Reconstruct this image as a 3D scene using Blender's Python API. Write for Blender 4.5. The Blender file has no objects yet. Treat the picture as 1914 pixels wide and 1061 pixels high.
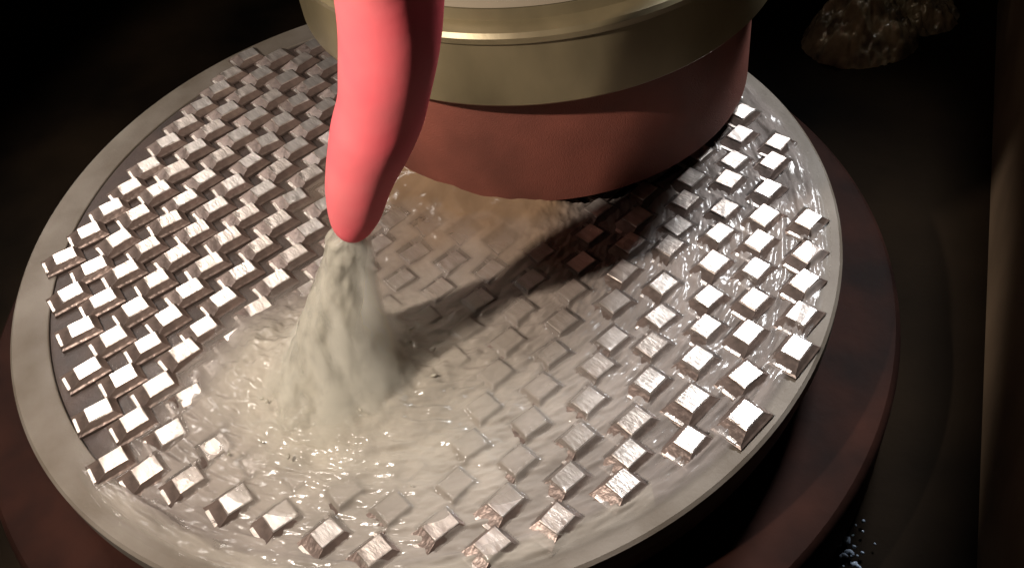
import bpy, bmesh, math, random
import numpy as np
from mathutils import Vector, Matrix

R = 0.375                      # radius of the rotary table in metres; layout below is in table radii
sc = bpy.context.scene
C = sc.collection

# ------------------------------------------------------------------ camera, world, light, exposure
cam_d = bpy.data.cameras.new('camera'); cam = bpy.data.objects.new('camera', cam_d); C.objects.link(cam)
right = Vector((0.98721, -0.11827, -0.10693)).normalized()
fwd = Vector((0.0, 0.67064, -0.74178)).normalized()
up = right.cross(fwd).normalized()
right = fwd.cross(up).normalized()
M = Matrix((right, up, -fwd)).transposed().to_4x4()
M.translation = Vector((0.20071, -1.80837, 1.72131)) * R
cam.matrix_world = M
cam_d.sensor_width = 36; cam_d.lens = 36 * 1887.9 / 1914
cam_d.clip_start = 0.02; cam_d.clip_end = 100
sc.camera = cam

w = bpy.data.worlds.new('World'); sc.world = w; w.use_nodes = True
w.node_tree.nodes['Background'].inputs[0].default_value = (1.0, 0.86, 0.7, 1)
w.node_tree.nodes['Background'].inputs[1].default_value = 0.008

def lamp(name, typ, loc, target, energy, col, size=None, **k):
    d = bpy.data.lights.new(name, typ); o = bpy.data.objects.new(name, d); C.objects.link(o)
    o.location = Vector(loc) * R
    o.rotation_euler = (Vector(target) - Vector(loc)).to_track_quat('-Z', 'Y').to_euler()
    d.energy = energy; d.color = col
    for a, b in k.items(): setattr(d, a, b)
    return o
# the work lamp at the front left of the machine, and the cooler workshop light from the far right
lamp('work_lamp', 'SPOT', (-1.04, -1.16, 2.02), (-0.40, -0.15, 0.10), 39, (1.0, 0.89, 0.79),
     spot_size=math.radians(62), spot_blend=0.30, shadow_soft_size=0.014)
lamp('workshop_light', 'AREA', (2.4, 1.75, 2.6), (0.66, -0.52, 0), 2.2, (0.95, 0.97, 1.0), shape='RECTANGLE', size=0.22, size_y=0.22, spread=math.radians(46))
lamp('added_left_fill', 'AREA', (-2.4, 2.2, 3.1), (-0.92, 0.12, 0), 0.56, (1.0, 0.93, 0.87), shape='RECTANGLE', size=0.45, size_y=0.45, spread=math.radians(28))  # unseen fill lamp added at the back left to brighten the left-hand blanks

sc.view_settings.view_transform = 'Standard'; sc.view_settings.look = 'None'
sc.view_settings.exposure = 0; sc.view_settings.gamma = 1
sc.cycles.max_bounces = 8; sc.cycles.transparent_max_bounces = 12

rng = random.Random(4); nrng = np.random.RandomState(7)

# ------------------------------------------------------------------ helpers
def tag(o, label=None, cat=None, group=None, kind=None):
    for k, v in (('label', label), ('category', cat), ('group', group), ('kind', kind)):
        if v: o[k] = v
    return o
def empty(name, loc=(0, 0, 0)):
    o = bpy.data.objects.new(name, None); C.objects.link(o); o.location = Vector(loc) * R; o.empty_display_size = .02
    return o
def link(name, me, mat=None, parent=None, smooth=False):
    o = bpy.data.objects.new(name, me); C.objects.link(o)
    if mat: me.materials.append(mat)
    if smooth:
        for p in me.polygons: p.use_smooth = True
    if parent: o.parent = parent
    return o
def pyd(name, v, f):
    me = bpy.data.meshes.new(name); me.from_pydata([tuple(a) for a in v], [], [tuple(int(q) for q in a) for a in f]); me.update(); return me
def lathe(name, prof, n=160, closed=True, centre=(0, 0), wob=None):
    """turn a closed (r, z) outline, in table radii, about the vertical axis"""
    k = len(prof); v = []; f = []
    for a in range(n):
        t = 2 * math.pi * a / n
        for (r, z) in prof:
            v.append(((centre[0] + r * math.cos(t)) * R, (centre[1] + r * math.sin(t)) * R, z * R))
    for a in range(n):
        b = (a + 1) % n
        for i in range(k if closed else k - 1):
            j = (i + 1) % k
            f.append((a * k + i, b * k + i, b * k + j, a * k + j))
    return pyd(name, v, f)
def sharp_smooth(o, ang=35):
    me = o.data
    for p in me.polygons: p.use_smooth = True
    bm = bmesh.new(); bm.from_mesh(me)
    for e in bm.edges:
        if len(e.link_faces) == 2 and e.calc_face_angle(0) > math.radians(ang): e.smooth = False
    bm.to_mesh(me); bm.free()
def tube(name, pts, rad, n=28, cap=True, jitter=0.0, lobes=None, seed=1):
    pts = [Vector(p) for p in pts]; v = []; f = []; r0 = random.Random(seed)
    T = []
    for i in range(len(pts)):
        d = (pts[min(i + 1, len(pts) - 1)] - pts[max(i - 1, 0)]).normalized(); T.append(d)
    ref = Vector((1, 0, 0))
    for i, p in enumerate(pts):
        u = (ref - T[i] * ref.dot(T[i])).normalized(); q = T[i].cross(u)
        for a in range(n):
            t = 2 * math.pi * a / n
            rr = rad[i] * (1 + (lobes(t, i) if lobes else 0) + r0.uniform(-jitter, jitter))
            v.append((p + (u * math.cos(t) + q * math.sin(t)) * rr) * R)
    m = len(pts)
    for i in range(m - 1):
        for a in range(n):
            b = (a + 1) % n
            f.append((i * n + a, i * n + b, (i + 1) * n + b, (i + 1) * n + a))
    if cap:
        f.append(tuple(range(n))[::-1]); f.append(tuple((m - 1) * n + a for a in range(n)))
    return pyd(name, v, f)
def catmull(P, per=10):
    P = [np.array(p, float) for p in P]; P = [2 * P[0] - P[1]] + P + [2 * P[-1] - P[-2]]; out = []
    for i in range(1, len(P) - 2):
        for s in range(per):
            t = s / per; a, b, c, d = P[i - 1], P[i], P[i + 1], P[i + 2]
            out.append(.5 * (2 * b + (c - a) * t + (2 * a - 5 * b + 4 * c - d) * t * t + (3 * b - a - 3 * c + d) * t ** 3))
    out.append(P[-2]); return out
# value noise on numpy arrays
_tab = nrng.rand(256, 256)
def vnoise(x, y):
    xi = np.floor(x).astype(int); yi = np.floor(y).astype(int); fx = x - xi; fy = y - yi
    fx = fx * fx * (3 - 2 * fx); fy = fy * fy * (3 - 2 * fy)
    g = lambda a, b: _tab[a & 255, b & 255]
    return (g(xi, yi) * (1 - fx) + g(xi + 1, yi) * fx) * (1 - fy) + (g(xi, yi + 1) * (1 - fx) + g(xi + 1, yi + 1) * fx) * fy
def fbm(x, y, o=4):
    s = 0; a = .5; t = 0
    for k in range(o): s = s + a * vnoise(x * 2 ** k + 17 * k, y * 2 ** k + 31 * k); t += a; a *= .5
    return s / t
def sstep(a, b, x):
    t = np.clip((x - a) / (b - a), 0, 1); return t * t * (3 - 2 * t)

# ------------------------------------------------------------------ materials
def mat(name, col, rough=.5, metal=0., var=.0, scale=30, bump=0., bscale=200, rvar=0., spec=.5, coat=0., col2=None, detail=4, stretch=None):
    m = bpy.data.materials.new(name); m.use_nodes = True; nt = m.node_tree; N = nt.nodes; Lk = nt.links
    b = N['Principled BSDF']; b.inputs['Roughness'].default_value = rough; b.inputs['Metallic'].default_value = metal
    b.inputs['Specular IOR Level'].default_value = spec; b.inputs['Coat Weight'].default_value = coat; b.inputs['Coat Roughness'].default_value = .12
    tc = N.new('ShaderNodeTexCoord'); src = tc.outputs['Object']
    if stretch:
        mp = N.new('ShaderNodeMapping'); mp.inputs['Scale'].default_value = stretch; Lk.new(src, mp.inputs[0]); src = mp.outputs[0]
    nz = N.new('ShaderNodeTexNoise'); nz.inputs['Scale'].default_value = scale; nz.inputs['Detail'].default_value = detail; Lk.new(src, nz.inputs['Vector'])
    rp = N.new('ShaderNodeValToRGB'); rp.color_ramp.elements[0].position = .32; rp.color_ramp.elements[1].position = .68
    c2 = col2 if col2 else tuple(c * (1 - var) for c in col)
    rp.color_ramp.elements[0].color = (*c2, 1); rp.color_ramp.elements[1].color = (*col, 1)
    Lk.new(nz.outputs['Fac'], rp.inputs[0]); Lk.new(rp.outputs[0], b.inputs['Base Color'])
    if rvar:
        mr = N.new('ShaderNodeMapRange'); mr.inputs[3].default_value = rough - rvar; mr.inputs[4].default_value = rough + rvar
        Lk.new(nz.outputs['Fac'], mr.inputs[0]); Lk.new(mr.outputs[0], b.inputs['Roughness'])
    if bump:
        n2 = N.new('ShaderNodeTexNoise'); n2.inputs['Scale'].default_value = bscale; n2.inputs['Detail'].default_value = 5; Lk.new(src, n2.inputs['Vector'])
        bp = N.new('ShaderNodeBump'); bp.inputs['Strength'].default_value = bump; bp.inputs['Distance'].default_value = .002
        Lk.new(n2.outputs['Fac'], bp.inputs['Height']); Lk.new(bp.outputs[0], b.inputs['Normal'])
    return m
M_plate = mat('wet_dark_steel', (.062, .040, .032), .62, 0, var=.5, scale=35, bump=.35, bscale=260, rvar=.12, spec=.3)
M_rim = mat('rim_steel', (.18, .155, .128), .62, 0, col2=(.10, .078, .056), scale=16, detail=9, bump=.12, bscale=300, rvar=.1, spec=.25)
M_skirt = mat('skirt_steel', (.10, .075, .06), .45, .4, var=.4, scale=20, bump=.2)
M_blade = mat('ground_steel', (.92, .85, .79), .36, .85, scale=110, bump=.3, bscale=420, rvar=.14, stretch=(1, .3, 1), col2=(.50, .43, .38))
M_flank = mat('dark_steel_flank', (.24, .175, .145), .34, .5, var=.6, scale=60, bump=.3, bscale=260, coat=.2)
M_blade2 = mat('ground_steel_worn', (.82, .74, .67), .42, .85, scale=90, bump=.4, bscale=380, rvar=.14, stretch=(1, .35, 1), col2=(.36, .29, .25))
M_guard = mat('guard_metal', (.33, .265, .15), .36, .45, var=.55, scale=9, bump=.08, bscale=80, rvar=.14, detail=9, stretch=(1, 1, .5))
M_house = mat('housing_paint', (.36, .30, .22), .4, .1, var=.2, scale=8, bump=.05)
M_wheel = mat('abrasive_brown', (.23, .064, .04), .7, 0, var=.5, scale=11, rvar=.15, bump=.4, bscale=900, detail=9)
M_hose = mat('red_rubber', (.90, .06, .10), .66, 0, scale=6, bump=.2, bscale=60, spec=.2, col2=(.62, .21, .20))
M_bore = mat('hose_bore', (.10, .015, .02), .6)
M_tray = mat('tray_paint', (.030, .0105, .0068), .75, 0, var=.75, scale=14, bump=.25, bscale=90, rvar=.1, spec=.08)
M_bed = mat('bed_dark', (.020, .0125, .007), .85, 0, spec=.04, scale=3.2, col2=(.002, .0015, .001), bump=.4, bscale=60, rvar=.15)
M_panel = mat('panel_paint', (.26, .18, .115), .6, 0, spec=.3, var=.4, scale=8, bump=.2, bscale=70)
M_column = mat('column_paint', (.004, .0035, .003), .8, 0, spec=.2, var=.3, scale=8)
M_sludge = mat('wet_sludge', (.62, .47, .29), .08, .1, var=.75, scale=40, bump=.6, bscale=160, coat=.6)

def milky(name, col, col2, opaque_k, rough=.22, streak=False):
    m = bpy.data.materials.new(name); m.use_nodes = True; nt = m.node_tree; N = nt.nodes; Lk = nt.links
    b = N['Principled BSDF']; out = N['Material Output']
    b.inputs['Roughness'].default_value = rough; b.inputs['IOR'].default_value = 1.33
    b.inputs['Subsurface Weight'].default_value = 0.0
    tc = N.new('ShaderNodeTexCoord')
    nz = N.new('ShaderNodeTexNoise'); nz.inputs['Scale'].default_value = 26; nz.inputs['Detail'].default_value = 6; Lk.new(tc.outputs['Object'], nz.inputs['Vector'])
    at = N.new('ShaderNodeAttribute'); at.attribute_name = 'foam'
    mx = N.new('ShaderNodeMix'); mx.data_type = 'RGBA'; mx.inputs['A'].default_value = (*col2, 1); mx.inputs['B'].default_value = (*col, 1)
    Lk.new(at.outputs['Fac'], mx.inputs['Factor']); 
    hs = N.new('ShaderNodeHueSaturation'); mr = N.new('ShaderNodeMapRange'); mr.inputs[1].default_value = .3; mr.inputs[2].default_value = .7; mr.inputs[3].default_value = .82; mr.inputs[4].default_value = 1.12
    Lk.new(nz.outputs['Fac'], mr.inputs[0]); Lk.new(mr.outputs[0], hs.inputs['Value']); sl = N.new('ShaderNodeAttribute'); sl.attribute_name = 'brown_tint'; m3 = N.new('ShaderNodeMix'); m3.data_type = 'RGBA'; m3.inputs['B'].default_value = (.21, .135, .08, 1); Lk.new(sl.outputs['Fac'], m3.inputs['Factor']); Lk.new(mx.outputs['Result'], m3.inputs['A']); Lk.new(m3.outputs['Result'], hs.inputs['Color']); Lk.new(hs.outputs[0], b.inputs['Base Color'])
    n2 = N.new('ShaderNodeTexNoise'); n2.inputs['Scale'].default_value = 220; n2.inputs['Detail'].default_value = 4; Lk.new(tc.outputs['Object'], n2.inputs['Vector'])
    bp = N.new('ShaderNodeBump'); bp.inputs['Strength'].default_value = .15; bp.inputs['Distance'].default_value = .002
    Lk.new(n2.outputs['Fac'], bp.inputs['Height']); Lk.new(bp.outputs[0], b.inputs['Normal'])
    th = N.new('ShaderNodeAttribute'); th.attribute_name = 'thickness'
    mu = N.new('ShaderNodeMath'); mu.operation = 'MULTIPLY'; mu.inputs[1].default_value = -opaque_k; Lk.new(th.outputs['Fac'], mu.inputs[0])
    ex = N.new('ShaderNodeMath'); ex.operation = 'EXPONENT'; Lk.new(mu.outputs[0], ex.inputs[0])
    tr = N.new('ShaderNodeBsdfTransparent'); ms = N.new('ShaderNodeMixShader')
    Lk.new(ex.outputs[0], ms.inputs[0]); Lk.new(b.outputs[0], ms.inputs[1]); Lk.new(tr.outputs[0], ms.inputs[2]); Lk.new(ms.outputs[0], out.inputs['Surface'])
    return m
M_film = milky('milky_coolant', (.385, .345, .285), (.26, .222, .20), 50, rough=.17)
M_stream = milky('coolant_jet', (.46, .425, .345), (.46, .425, .345), 48, rough=.3)
def drop_mat():
    m = bpy.data.materials.new('coolant_drop'); m.use_nodes = True; b = m.node_tree.nodes['Principled BSDF']
    b.inputs['Base Color'].default_value = (.72, .66, .55, 1); b.inputs['Roughness'].default_value = .12; b.inputs['IOR'].default_value = 1.33
    return m
M_drop = drop_mat()
M_clear = drop_mat(); M_clear.node_tree.nodes['Principled BSDF'].inputs['Base Color'].default_value = (.20, .24, .30, 1)

# ------------------------------------------------------------------ setting: machine bed, tray
v = [(-4, -4, -.42), (5, -4, -.42), (5, 5, -.42), (-4, 5, -.42)]
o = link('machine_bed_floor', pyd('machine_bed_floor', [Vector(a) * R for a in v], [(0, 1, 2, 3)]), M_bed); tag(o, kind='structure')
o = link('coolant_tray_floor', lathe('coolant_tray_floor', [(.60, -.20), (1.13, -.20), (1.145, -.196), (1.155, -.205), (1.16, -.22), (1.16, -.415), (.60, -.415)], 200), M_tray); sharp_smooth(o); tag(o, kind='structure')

# back column of the machine
def box(name, c, s, m, parent=None, rz=0, bev=.01, tilt=0):
    bm = bmesh.new(); bmesh.ops.create_cube(bm, size=1)
    for vv in bm.verts: vv.co = Vector((vv.co.x * s[0], vv.co.y * s[1], vv.co.z * s[2])) * R
    bmesh.ops.bevel(bm, geom=list(bm.edges), offset=bev * R, segments=2, affect='EDGES')
    me = bpy.data.meshes.new(name); bm.to_mesh(me); bm.free()
    o = link(name, me, m, parent); o.location = Vector(c) * R; o.rotation_euler = (tilt, 0, rz); return o
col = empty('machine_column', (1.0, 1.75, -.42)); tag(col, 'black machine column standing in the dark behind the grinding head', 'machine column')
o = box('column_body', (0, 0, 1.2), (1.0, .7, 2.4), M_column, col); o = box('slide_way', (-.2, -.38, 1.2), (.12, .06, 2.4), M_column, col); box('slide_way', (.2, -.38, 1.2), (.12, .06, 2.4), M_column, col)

# right-hand splash guard
gd = empty('splash_guard', (1.45, -.18, -.42)); tag(gd, 'dark brown sheet metal splash guard along the right side of the tray', 'splash guard')
ang = math.atan2(1.3, .61)
box('guard_sheet', (0, 0, .33), (2.7, .02, .66), M_panel, gd, rz=ang, bev=.006)
box('folded_edge', (-.02 * math.sin(ang), .02 * math.cos(ang), .67), (2.7, .07, .022), M_panel, gd, rz=ang, bev=.008)

# sludge heap
def heap(name, c, sx, sy, sz, m, seed, n=70):
    v = []; f = []
    for a in range(n + 1):
        for b in range(n + 1):
            x = a / n * 2 - 1; y = b / n * 2 - 1
            v.append((x, y))
    A = np.array(v); r = np.hypot(A[:, 0], A[:, 1])
    h = np.clip(1 - r ** 2, 0, 1) ** .8 * (.25 + 1.1 * fbm(A[:, 0] * 4 + seed, A[:, 1] * 4 + 3, 5)) + .12 * (fbm(A[:, 0] * 14 + seed, A[:, 1] * 14, 3) - .5) * (r < .97)
    for a in range(n):
        for b in range(n):
            i = a * (n + 1) + b
            if r[i] < 1.0: f.append((i, i + n + 1, i + n + 2, i + 1))
    P = [((c[0] + x * sx) * R, (c[1] + y * sy) * R, (c[2] + hh * sz) * R) for (x, y), hh in zip(A, h)]
    return link(name, pyd(name, P, f), m, smooth=True)
tag(heap('grinding_sludge', (1.51, .98, -.455), .21, .17, .24, M_sludge, 3), 'glistening heap of wet brown grinding sludge on the dark floor at the back right', 'sludge', kind='stuff')
tag(heap('grinding_sludge', (1.74, 1.08, -.445), .16, .15, .14, M_sludge, 9), 'low smear of wet grinding sludge beside the bigger heap', 'sludge', kind='stuff')

# ------------------------------------------------------------------ rotary table
tb = empty('rotary_table', (0, 0, -.19)); tag(tb, 'round steel rotary magnetic table of the grinder, wet with coolant', 'rotary table')
up_z = .19
def tpart(name, prof, m, n=256):
    prof = [(r, z + up_z) for r, z in prof]
    o = link(name, lathe(name, prof, n), m, tb); sharp_smooth(o, 15); return o
tpart('table_plate', [(.0005, 0), (.905, 0), (.905, -.03), (.0005, -.03)], M_plate)
tpart('rim_ring', [(.908, -.03), (.908, .002), (.910, .004), (.993, .004), (1.0, -.003), (1.0, -.045), (.908, -.045)], M_rim)
tpart('table_skirt', [(.60, -.05), (.985, -.05), (.985, -.12), (.965, -.125), (.965, -.175), (.60, -.175)], M_skirt)

# ------------------------------------------------------------------ blade blanks on the table
OBS = {(0,0):(-0.011,-0.008), (0,1):(-0.014,-0.013), (0,2):(-0.001,-0.001), (0,3):(-0.004,0.005), (0,4):(0.000,0.007), (0,5):(0.002,0.010), (0,6):(0.001,-0.001), (0,7):(0.005,-0.007), (0,8):(0.008,-0.000), (0,9):(0.007,-0.002), (0,10):(0.002,-0.006), (1,11):(0.001,-0.015), (2,12):(0.003,-0.007), (3,13):(-0.003,-0.010), (4,14):(-0.003,-0.008), (5,15):(0.002,-0.013), (1,4):(0.002,0.010), (1,5):(0.003,0.008), (1,6):(0.002,0.008), (1,7):(0.005,0.008), (1,3):(-0.005,0.007), (1,8):(0.003,0.004), (2,8):(0.008,0.004), (1,9):(0.008,-0.003), (2,9):(0.005,-0.001), (1,10):(0.001,-0.010), (2,10):(0.001,0.003), (2,11):(0.001,-0.003), (3,11):(0.001,-0.003), (3,12):(0.001,-0.004), (4,12):(0.002,0.004), (5,12):(0.002,0.015), (4,13):(-0.002,-0.000), (5,13):(-0.006,0.009), (6,13):(-0.019,0.015), (5,14):(-0.007,0.002), (6,14):(-0.013,0.006), (6,15):(-0.012,0.001), (7,15):(-0.013,0.014), (18,3):(0.002,0.017), (18,4):(-0.002,0.006), (18,5):(-0.003,0.008), (18,6):(-0.005,0.007), (18,7):(-0.013,0.004), (17,9):(-0.005,-0.019), (16,11):(0.004,-0.028), (14,14):(0.048,0.015), (17,8):(-0.010,-0.009), (16,10):(-0.003,-0.027), (15,12):(0.020,0.047), (16,-1):(0.006,-0.004), (16,0):(0.008,-0.005), (17,0):(0.006,-0.007), (15,1):(0.011,-0.009), (16,1):(0.002,-0.010), (17,1):(0.005,0.013), (15,2):(0.002,-0.016), (16,2):(0.002,0.007), (17,2):(-0.002,0.004), (15,3):(0.003,-0.006), (16,3):(-0.001,-0.006), (17,3):(-0.004,0.003), (16,4):(-0.000,0.004), (17,4):(-0.007,0.010), (15,5):(-0.001,0.029), (16,5):(-0.003,0.001), (17,5):(-0.004,0.016), (15,6):(-0.006,-0.005), (16,6):(-0.007,-0.012), (17,6):(-0.002,0.014), (15,7):(0.001,-0.010), (16,7):(-0.000,-0.007), (14,8):(0.010,-0.022), (15,9):(0.009,-0.008), (15,10):(-0.008,-0.011), (16,9):(-0.007,-0.014), (16,8):(-0.005,-0.003), (17,7):(-0.007,0.013)}
SX = [-0.0141, 0.8508, -0.3721, 0.026, 0.0691, -0.0032]
SY = [-0.1228, -0.4846, -0.8038, -0.0244, -0.0537, -0.009]

HC = (.392, .472); WR = .535            # axis of the grinding head in plan, radius of its wheel
def blade_mesh(seed):
    """the dark flanked body and, proud of it, the bright ground face"""
    r0 = random.Random(seed)
    def q(bm, hx, hy, z, j=0.0): return [bm.verts.new(((sx * hx + r0.uniform(-j, j)) * R, (sy * hy + r0.uniform(-j, j)) * R, z * R)) for sx, sy in ((-1, -1), (1, -1), (1, 1), (-1, 1))]
    out = []
    for name, rows, j in (('blade_body', [(.041, .035, 0), (.041, .035, .006), (.037, .031, .0090), (.0275, .0225, .0195)], .0004), ('ground_face', [(.0272, .0222, .0195), (.0266, .0216, .0212), (.0254, .0204, .0222)], .0009), ('step_face', [(.0105, .0215, .0055), (.0100, .0210, .0100), (.0090, .0200, .0108)], .0007)):
        bm = bmesh.new(); rings = [q(bm, *r_, j) for r_ in rows]
        for a, b in zip(rings, rings[1:]):
            for i in range(4): bm.faces.new((a[i], a[(i + 1) % 4], b[(i + 1) % 4], b[i]))
        bm.faces.new(rings[-1]); bm.faces.new(rings[0][::-1])
        me = bpy.data.meshes.new(name); bm.to_mesh(me); bm.free(); out.append(me)
    for vv in out[0].vertices:
        if vv.co.x < -.03 * R and vv.co.z < .0095 * R: vv.co.x -= .019 * R
    out[0].materials.append(M_flank); out[1].materials.append(M_blade if seed % 3 else M_blade2); out[2].materials.append(M_blade2)
    for vv in out[2].vertices: vv.co.x -= .0485 * R
    return out
meshes = [blade_mesh(s) for s in range(6)]
spots = []
for i in range(-8, 28):
    for j in range(-8, 26):
        a = (i - 9) / 10; b = (j - 7) / 10
        bas = (1, a, b, a * a, a * b, b * b)
        x = sum(k * c for k, c in zip(SX, bas)); y = sum(k * c for k, c in zip(SY, bas))
        ob = (i, j) in OBS
        if ob:
            ex, ey = OBS[(i, j)]; l = math.hypot(ex, ey); k = min(1, .022 / l) if l > 0 else 1
            x += ex * k; y += ey * k
        if math.hypot(x, y) > (.955 if ob else .925 if y < -.62 and x > -.35 else .87): continue
        if math.hypot(x - HC[0], y - HC[1]) < WR - .10: continue      # under the wheel, nothing of them shows
        spots.append((x, y, i, j))
def film_state(x, y):
    d = math.hypot(x + .2, y + .5)
    if d < .2: return 'foam-covered'
    if x + .75 * y < -.38 or (x < -.1 and y > -.15): return 'dry bright'
    if x > .05 and y < .35: return 'coolant-coated'
    return 'wet'
ORD = 'first second third fourth fifth sixth seventh eighth ninth tenth eleventh twelfth thirteenth fourteenth fifteenth sixteenth seventeenth eighteenth nineteenth twentieth twenty-first twenty-second twenty-third twenty-fourth twenty-fifth twenty-sixth'.split()
spot_rot = []
rows = sorted({q[3] for q in spots})
for k, (x, y, i, j) in enumerate(spots):
    me_b, me_f, me_s = meshes[rng.randrange(6)]
    o = bpy.data.objects.new('blade_blank', me_b); C.objects.link(o)
    g = bpy.data.objects.new('ground_face', me_f); C.objects.link(g); g.parent = o
    g = bpy.data.objects.new('step_face', me_s); C.objects.link(g); g.parent = o
    o.location = (x * R, y * R, .0012)
    o.rotation_euler = (rng.gauss(0, .011), rng.gauss(0, .011), math.radians(34) + .12 * x + rng.gauss(0, .042))
    s = rng.uniform(.93, 1.07); o.scale = (s, rng.uniform(.93, 1.07), rng.uniform(.88, 1.05)); spot_rot.append((x, y, o.rotation_euler[2]))
    row = sorted(q[2] for q in spots if q[3] == j); n = row.index(i); m = len(row) - 1 - n
    side = '%s from the left' % ORD[n] if n <= m else '%s from the right' % ORD[m]
    tag(o, '%s blade blank, %s in the %s slanting row from the back' % (film_state(x, y), side, ORD[rows.index(j)]), 'blade blank', 'steel blade blanks laid in rows on the rotary table')

# ------------------------------------------------------------------ grinding head
gh = empty('grinding_head', (HC[0], HC[1], .05)); tag(gh, 'grinding head with khaki metal guard ring and red-brown abrasive wheel above the table', 'grinding head')
def hpart(name, prof, m, n=200):
    o = link(name, lathe(name, [(r, z - .05) for r, z in prof], n), m, gh); sharp_smooth(o, 30); return o
hpart('grinding_wheel', [(.36, .05), (WR - .006, .05), (WR, .056), (WR, .40), (.36, .40)], M_wheel)
hpart('guard_ring', [(.57, .392), (.590, .387), (.595, .393), (.595, .545), (.604, .552), (.606, .566), (.598, .574), (.56, .578), (.555, .60), (.30, .60), (.30, .402), (.51, .402), (.51, .40), (.57, .40)], M_guard)
hpart('spindle_housing', [(.05, .602), (.552, .602), (.552, .625), (.535, .64), (.530, .72), (.50, .76), (.48, .78), (.47, 1.7), (.05, 1.7)], M_house)

# ------------------------------------------------------------------ red coolant hose
hs = empty('coolant_hose', (-0.0726, -0.4657, 0.4417)); tag(hs, 'thick pink-red rubber coolant hose hanging down in front of the grinding head', 'hose')
HP = [(-0.0709, -0.4693, 0.4525), (-0.0664, -0.47, 0.4674), (-0.0539, -0.47, 0.5071), (-0.0232, -0.471, 0.5901), (0.0109, -0.472, 0.6633), (0.0456, -0.474, 0.7453), (0.0787, -0.478, 0.8544), (0.1034, -0.49, 0.9988), (0.1278, -0.55, 1.2156)]
HRr = [0.0300, 0.0374, 0.048, 0.0596, 0.0701, 0.0742, 0.0811, 0.0862, 0.0907]
pp = catmull([(*p, r) for p, r in zip(HP, HRr)], 8)
org = Vector((-0.0726, -0.4657, 0.4417))
pts = [Vector(p[:3]) - org for p in pp]; rad = [p[3] for p in pp]
tip_in = [pts[0] + (pts[1] - pts[0]) * .3]
o = link('hose_wall', tube('hose_wall', pts, rad, 40, cap=False, lobes=lambda t, i: .03 * math.sin(2 * t + i * .1) + .018 * math.sin(3 * t + i * .23) + .012 * math.sin(i * .55) * math.sin(t + 1)), M_hose, hs, smooth=True)
so = o.modifiers.new('wall', 'SOLIDIFY'); so.thickness = .006 * R * 1.2; so.offset = -1
o = link('hose_bore', tube('hose_bore', [pts[0] + (pts[1] - pts[0]) * .5] + pts[2:14], [.017] + [r * .8 for r in rad[2:14]], 24, cap=True), M_bore, hs, smooth=True)

# ------------------------------------------------------------------ coolant: jet, film on the table, drops
IMP = (-.215, -.475)
def jet():
    P = catmull([(-0.0719, -0.4703, 0.4565, 0.026), (-0.0882, -0.4675, 0.4385, 0.046), (-0.1022, -0.4635, 0.3864, 0.059), (-0.1332, -0.4595, 0.2964, 0.074), (-0.1732, -0.4615, 0.2, 0.09), (-0.195, -0.462, 0.11, 0.125), (-0.222, -0.47, 0.055, 0.19), (-0.23, -0.472, 0, 0.28)], 12)
    nn = 64; v = []; f = []
    for i, p in enumerate(P):
        for a in range(nn):
            t = 2 * math.pi * a / nn
            ca, sa = math.cos(t), math.sin(t)
            k = float(fbm(np.array([a * 6. / nn * 2 + 40]) if a < nn / 2 else np.array([(nn - a) * 6. / nn * 2 + 40]), np.array([i * .10]), 4)[0]) - .5
            rr = p[3] * .70 * (1 + .5 * k)
            v.append(((p[0] + ca * rr) * R, (p[1] + sa * rr) * R, p[2] * R))
    for i in range(len(P) - 1):
        for a in range(nn):
            b = (a + 1) % nn; f.append((i * nn + a, i * nn + b, (i + 1) * nn + b, (i + 1) * nn + a))
    nc = len(v)
    # helper for the small clots
    r0 = random.Random(21); tip = Vector(P[0][:3])
    def ring(path, rads, n=6):
        base = len(v)
        for i, (q, rr) in enumerate(zip(path, rads)):
            d = (path[min(i + 1, len(path) - 1)] - path[max(i - 1, 0)]).normalized(); u = (Vector((1, 0, 0)) - d * d.x).normalized(); w2 = d.cross(u)
            for a in range(n):
                t = 2 * math.pi * a / n; v.append(tuple((q + (u * math.cos(t) + w2 * math.sin(t)) * rr) * R))
        for i in range(len(path) - 1):
            for a in range(n): b = (a + 1) % n; f.append((base + i * n + a, base + i * n + b, base + (i + 1) * n + b, base + (i + 1) * n + a))
        f.append(tuple(base + a for a in range(n))[::-1]); f.append(tuple(base + (len(path) - 1) * n + a for a in range(n)))
    # clots and drops thrown up round the foot of the jet
    for k in range(50):
        aa = r0.uniform(0, 2 * math.pi); d = abs(r0.gauss(.10, .075)); hgt = abs(r0.gauss(0, .05)) * max(.15, 1 - d / .3)
        c = Vector((IMP[0] - .02 + math.cos(aa) * d * 1.25, IMP[1] + math.sin(aa) * d, .03 + hgt)); rr = r0.uniform(.0018, .0048); e = Vector((math.cos(aa), math.sin(aa), r0.uniform(-.2, .8))).normalized() * rr * r0.uniform(.8, 2.2)
        ring([c - e, c - e * .5, c, c + e * .5, c + e], [rr * .25, rr * .8, rr, rr * .8, rr * .2])
    me = pyd('coolant_jet', v, f)
    at = me.attributes.new('thickness', 'FLOAT', 'POINT'); VV = np.array(v) / R; at.data.foreach_set('value', (.000 + (.009 + .022 * sstep(.3, .7, fbm(VV[:, 0] * 60 + 9, VV[:, 1] * 60 + VV[:, 2] * 8, 4))) * np.clip((VV[:, 2] - .0) / .10, 0, 1) ** .8).astype(np.float32) * (np.arange(len(v)) < nc) + np.float32(.035) * (np.arange(len(v)) >= nc))
    at = me.attributes.new('foam', 'FLOAT', 'POINT'); at.data.foreach_set('value', np.ones(len(v), np.float32))
    return link('coolant_jet', me, M_stream, smooth=True)
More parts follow.
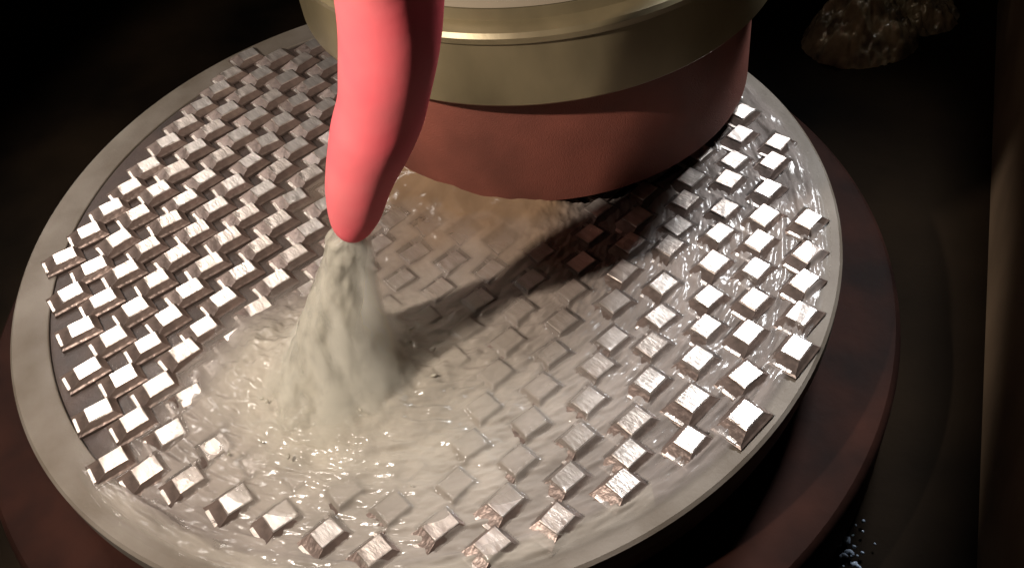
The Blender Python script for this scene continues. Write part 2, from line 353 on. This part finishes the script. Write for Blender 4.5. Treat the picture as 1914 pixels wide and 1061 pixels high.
def spray_cloud():
    tipv = np.array(HP[0]); zt = tipv[2] + .004; ox, oy = tipv[0] - IMP[0], tipv[1] - IMP[1]
    rad_ = lambda z: .036 + .098 * (1 - z / zt) + .20 * math.exp(-z / .055)
    v = []; f = []; nn = 40; m = 26
    for i in range(m + 1):
        z = zt * (i / m) ** 1.6 + .002
        for a in range(nn):
            t = 2 * math.pi * a / nn; k = z / zt
            v.append(((ox * k + rad_(z) * math.cos(t) * (1.15 if z < .1 else 1)) * R, (oy * k + rad_(z) * math.sin(t)) * R, z * R))
    for i in range(m):
        for a in range(nn): b = (a + 1) % nn; f.append((i * nn + a, i * nn + b, (i + 1) * nn + b, (i + 1) * nn + a))
    f.append(tuple(range(nn))[::-1]); f.append(tuple(m * nn + a for a in range(nn)))
    M_ = bpy.data.materials.new('coolant_spray'); M_.use_nodes = True; nt = M_.node_tree; N = nt.nodes; Lk = nt.links
    N.remove(N['Principled BSDF']); pv = N.new('ShaderNodeVolumePrincipled'); Lk.new(pv.outputs[0], N['Material Output'].inputs['Volume'])
    pv.inputs['Color'].default_value = (.96, .93, .84, 1); pv.inputs['Anisotropy'].default_value = 0.0
    def mth(op, a, b=None, clamp=False):
        n = N.new('ShaderNodeMath'); n.operation = op; n.use_clamp = clamp
        for i, q in enumerate((a, b)):
            if q is None: continue
            if isinstance(q, (int, float)): n.inputs[i].default_value = q
            else: Lk.new(q, n.inputs[i])
        return n.outputs[0]
    tc = N.new('ShaderNodeTexCoord'); mp = N.new('ShaderNodeMapping'); mp.inputs['Scale'].default_value = (1 / R,) * 3; Lk.new(tc.outputs['Object'], mp.inputs[0])
    sp = N.new('ShaderNodeSeparateXYZ'); Lk.new(mp.outputs[0], sp.inputs[0]); X_, Y_, Z_ = sp.outputs
    k = mth('DIVIDE', Z_, zt); dx = mth('SUBTRACT', X_, mth('MULTIPLY', k, ox)); dy = mth('SUBTRACT', Y_, mth('MULTIPLY', k, oy))
    d = mth('SQRT', mth('ADD', mth('MULTIPLY', dx, dx), mth('MULTIPLY', dy, dy)))
    rr = mth('ADD', mth('ADD', .036, mth('MULTIPLY', .098, mth('SUBTRACT', 1, k))), mth('MULTIPLY', .20, mth('EXPONENT', mth('MULTIPLY', Z_, -1 / .055))))
    fall = mth('SUBTRACT', 1, mth('DIVIDE', d, rr), True)
    m2 = N.new('ShaderNodeMapping'); m2.inputs['Scale'].default_value = (1, 1, .28); Lk.new(mp.outputs[0], m2.inputs[0])
    nz = N.new('ShaderNodeTexNoise'); nz.inputs['Scale'].default_value = 24; nz.inputs['Detail'].default_value = 5; nz.inputs['Distortion'].default_value = .6; Lk.new(m2.outputs[0], nz.inputs['Vector'])
    nn_ = mth('MULTIPLY', mth('SUBTRACT', nz.outputs['Fac'], .40), 5.0, True)
    Lk.new(mth('MULTIPLY', mth('MULTIPLY', mth('POWER', fall, .8), mth('ADD', mth('MULTIPLY', nn_, .9), .12)), 340.0), pv.inputs['Density'])
    o = link('coolant_spray', pyd('coolant_spray', v, f), M_); o.location = (IMP[0] * R, IMP[1] * R, 0)
    tag(o, 'pale cloud of coolant spray fanning out at the foot of the jet', 'spray', kind='stuff')
spray_cloud()
sc.cycles.volume_bounces = 3; sc.cycles.volume_step_rate = 1.0
tag(jet(), 'milky jet of coolant pouring from the red hose onto the table', 'coolant jet', kind='stuff')

def film():
    n = 640; lin = np.linspace(-1, 1, n); X, Y = np.meshgrid(lin, lin, indexing='xy'); r = np.hypot(X, Y); th = np.arctan2(Y, X)
    wx = X + .05 * (fbm(X * 6, Y * 6, 4) - .5); wy = Y + .05 * (fbm(X * 6 + 50, Y * 6, 4) - .5)
    # swept sector: signed distance to the line of clear blanks on the left
    bl = np.array([(-.105, .259), (-.259, -.063), (-.457, -.226), (-.565, -.391), (-.707, -.477), (-.80, -.56), (-1.2, -.65)])
    sd = np.full(X.shape, 9.0); sgn = np.ones(X.shape)
    for (a, b) in zip(bl[:-1], bl[1:]):
        d = b - a; t = np.clip(((wx - a[0]) * d[0] + (wy - a[1]) * d[1]) / (d @ d), 0, 1)
        q = np.hypot(wx - a[0] - t * d[0], wy - a[1] - t * d[1]); c = d[0] * (wy - a[1]) - d[1] * (wx - a[0])
        m = q < sd; sd = np.where(m, q, sd); sgn = np.where(m, np.sign(c), sgn)
    sd = sd * sgn                                    # positive on the wet side
    wet = sstep(-.03, .16, sd)
    # flow is dragged round with the table: streaks follow circles about the centre
    st = fbm(th * 7 + .6 * fbm(X * 5, Y * 5, 3), r * 34, 4); fine = fbm(th * 16, r * 90, 3)
    kc = sstep(.22, .42, r); st = kc * st + (1 - kc) * fbm(X * 22, Y * 22, 4); fine = kc * fine + (1 - kc) * .5
    dI = np.hypot(wx - IMP[0], wy - IMP[1])
    lump = fbm(X * 9, Y * 9, 3); lump2 = fbm(X * 26, Y * 26, 2)
    base = .004 + wet * (.0115 - .005 * sstep(.76, .90, r)) * (.62 + .76 * st) + .013 * wet * (fine - .5)
    base += .007 * wet * np.exp(-(np.hypot(X - .0, Y + .55) / .30) ** 2)          # deeper pool below the jet
    mound = np.exp(-(dI / .17) ** 2) * (.016 + .050 * lump) + np.exp(-(dI / .08) ** 2) * .03 + np.exp(-(np.hypot(wx + .10, wy + .56) / .14) ** 2) * .015 + np.exp(-(np.hypot(wx + .36, wy + .40) / .15) ** 2) * (.024 + .025 * lump)
    mound *= (.8 + .4 * lump2)
    # sheet of spray thrown off the front left of the wheel
    dw = np.hypot(X - HC[0], Y - HC[1]) - WR; aw = np.degrees(np.arctan2(Y - HC[1], X - HC[0])) % 360
    sec = sstep(188, 206, aw) * (1 - sstep(258, 276, aw))
    spray = sec * np.clip(dw + .03, 0, 1) ** 0 * np.exp(-np.clip(dw, 0, 9) / .11) * (.055 + .03 * (lump - .5)) * (.85 + .3 * fbm(X * 12, Y * 12, 3))
    spray = np.where(dw < -.02, 0, spray)
    # the blanks under the film: it thins over their ground faces and clings to their flanks
    H = np.zeros(X.shape)
    for (px, py, a) in spot_rot:
        i0, i1 = np.searchsorted(lin, (px - .06, px + .06)); j0, j1 = np.searchsorted(lin, (py - .06, py + .06))
        dx = X[j0:j1, i0:i1] - px; dy = Y[j0:j1, i0:i1] - py
        u = np.abs(dx * math.cos(a) + dy * math.sin(a)); q = np.abs(-dx * math.sin(a) + dy * math.cos(a))
        e = np.maximum(u - .0272, q - .0222)
        H[j0:j1, i0:i1] = np.maximum(H[j0:j1, i0:i1], np.interp(e, [0, .0095, .0125, .0135], [.0232, .0118, .008, 0]))
    coat = -.0014 + wet * .0072 * np.clip(st * 1.4 - .2, 0, 1) - .006 * sstep(.80, .88, r) + .006 * wet * np.exp(-(np.hypot(X - .02, Y + .5) / .34) ** 2)
    z = base + mound + spray
    z = np.where(wet > .02, np.maximum(z, H + coat), z)
    z *= 1 - sstep(.93, .985, r) * .55
    rim_film = wet * sstep(.905, .93, r)
    thick = np.where(r > .93, .004 + .02 * rim_film * (.6 + .6 * st), np.clip(z - mound - spray - H, .0002, .2) * (1 + .8 * wet)) 
    thick = (thick * (.2 + .8 * wet) + mound + spray) * (1 - sstep(.94, .968, r))
    thick += (.026 * np.exp(-(np.hypot(wx + .36, wy + .40) / .15) ** 2) + .034 * np.exp(-(np.hypot(wx + .12, wy + .52) / .31) ** 2) + .030 * np.exp(-(np.hypot(wx + .07, wy + .53) / .17) ** 2)) * wet * np.clip(.25 + 1.2 * lump, 0, 1.4)
    brown_tint = np.clip(sec * np.exp(-np.clip(dw, 0, 9) / .16) * 1.5 * (.5 + lump), 0, 1)  # film turns browner towards the front left of the wheel
    foam = np.clip(mound * 14 + spray * 6 + .95 * np.exp(-(np.hypot(X + .08, Y + .58) / .36) ** 2) * wet + .5 * rim_film * (Y < 0) * (X < .4), 0, 1)
    z = z + np.where(r > .90, .005, 0) * sstep(.90, .91, r)
    keep = (r < .975) & (np.hypot(X - HC[0], Y - HC[1]) > WR - .012)
    idx = -np.ones(n * n, int)
    f00 = (np.arange(n - 1)[:, None] * n + np.arange(n - 1)[None]).ravel()
    F = np.c_[f00, f00 + 1, f00 + n + 1, f00 + n]; kf = keep.ravel(); F = F[kf[F].all(1)]
    used = np.unique(F); idx[used] = np.arange(len(used)); F = idx[F]
    V = np.c_[X.ravel()[used], Y.ravel()[used], z.ravel()[used]] * R
    me = bpy.data.meshes.new('coolant_water'); me.vertices.add(len(V)); me.vertices.foreach_set('co', V.astype(np.float32).ravel())
    me.loops.add(F.size); me.loops.foreach_set('vertex_index', F.astype(np.int32).ravel())
    me.polygons.add(len(F)); me.polygons.foreach_set('loop_start', (np.arange(len(F)) * 4).astype(np.int32)); me.polygons.foreach_set('loop_total', np.full(len(F), 4, np.int32))
    me.polygons.foreach_set('use_smooth', np.ones(len(F), bool)); me.update(); me.validate()
    at = me.attributes.new('thickness', 'FLOAT', 'POINT'); at.data.foreach_set('value', thick.ravel()[used].astype(np.float32))
    at = me.attributes.new('foam', 'FLOAT', 'POINT'); at.data.foreach_set('value', foam.ravel()[used].astype(np.float32))
    at = me.attributes.new('brown_tint', 'FLOAT', 'POINT'); at.data.foreach_set('value', brown_tint.ravel()[used].astype(np.float32))
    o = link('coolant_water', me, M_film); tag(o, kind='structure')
film()

def drops(name, items, label, seed, m=M_drop):
    bm = bmesh.new(); r0 = random.Random(seed)
    for (x, y, z, s) in items:
        mt = Matrix.Translation(Vector((x, y, z)) * R) @ Matrix.Rotation(r0.uniform(0, 6), 4, 'Z') @ Matrix.Diagonal((s * R * r0.uniform(.8, 1.9), s * R * .9, s * R * r0.uniform(.6, 1), 1))
        bmesh.ops.create_icosphere(bm, subdivisions=2, radius=1, matrix=mt)
    me = bpy.data.meshes.new(name); bm.to_mesh(me); bm.free()
    tag(link(name, me, m, smooth=True), label, 'drops', kind='stuff')
it = [(.83 + rng.gauss(0, .035), -.80 + rng.gauss(0, .07), -.405, rng.uniform(.002, .006)) for k in range(70)]
drops('floor_drops', it, 'wet drops lying on the dark floor right of the tray', 3, M_clear)
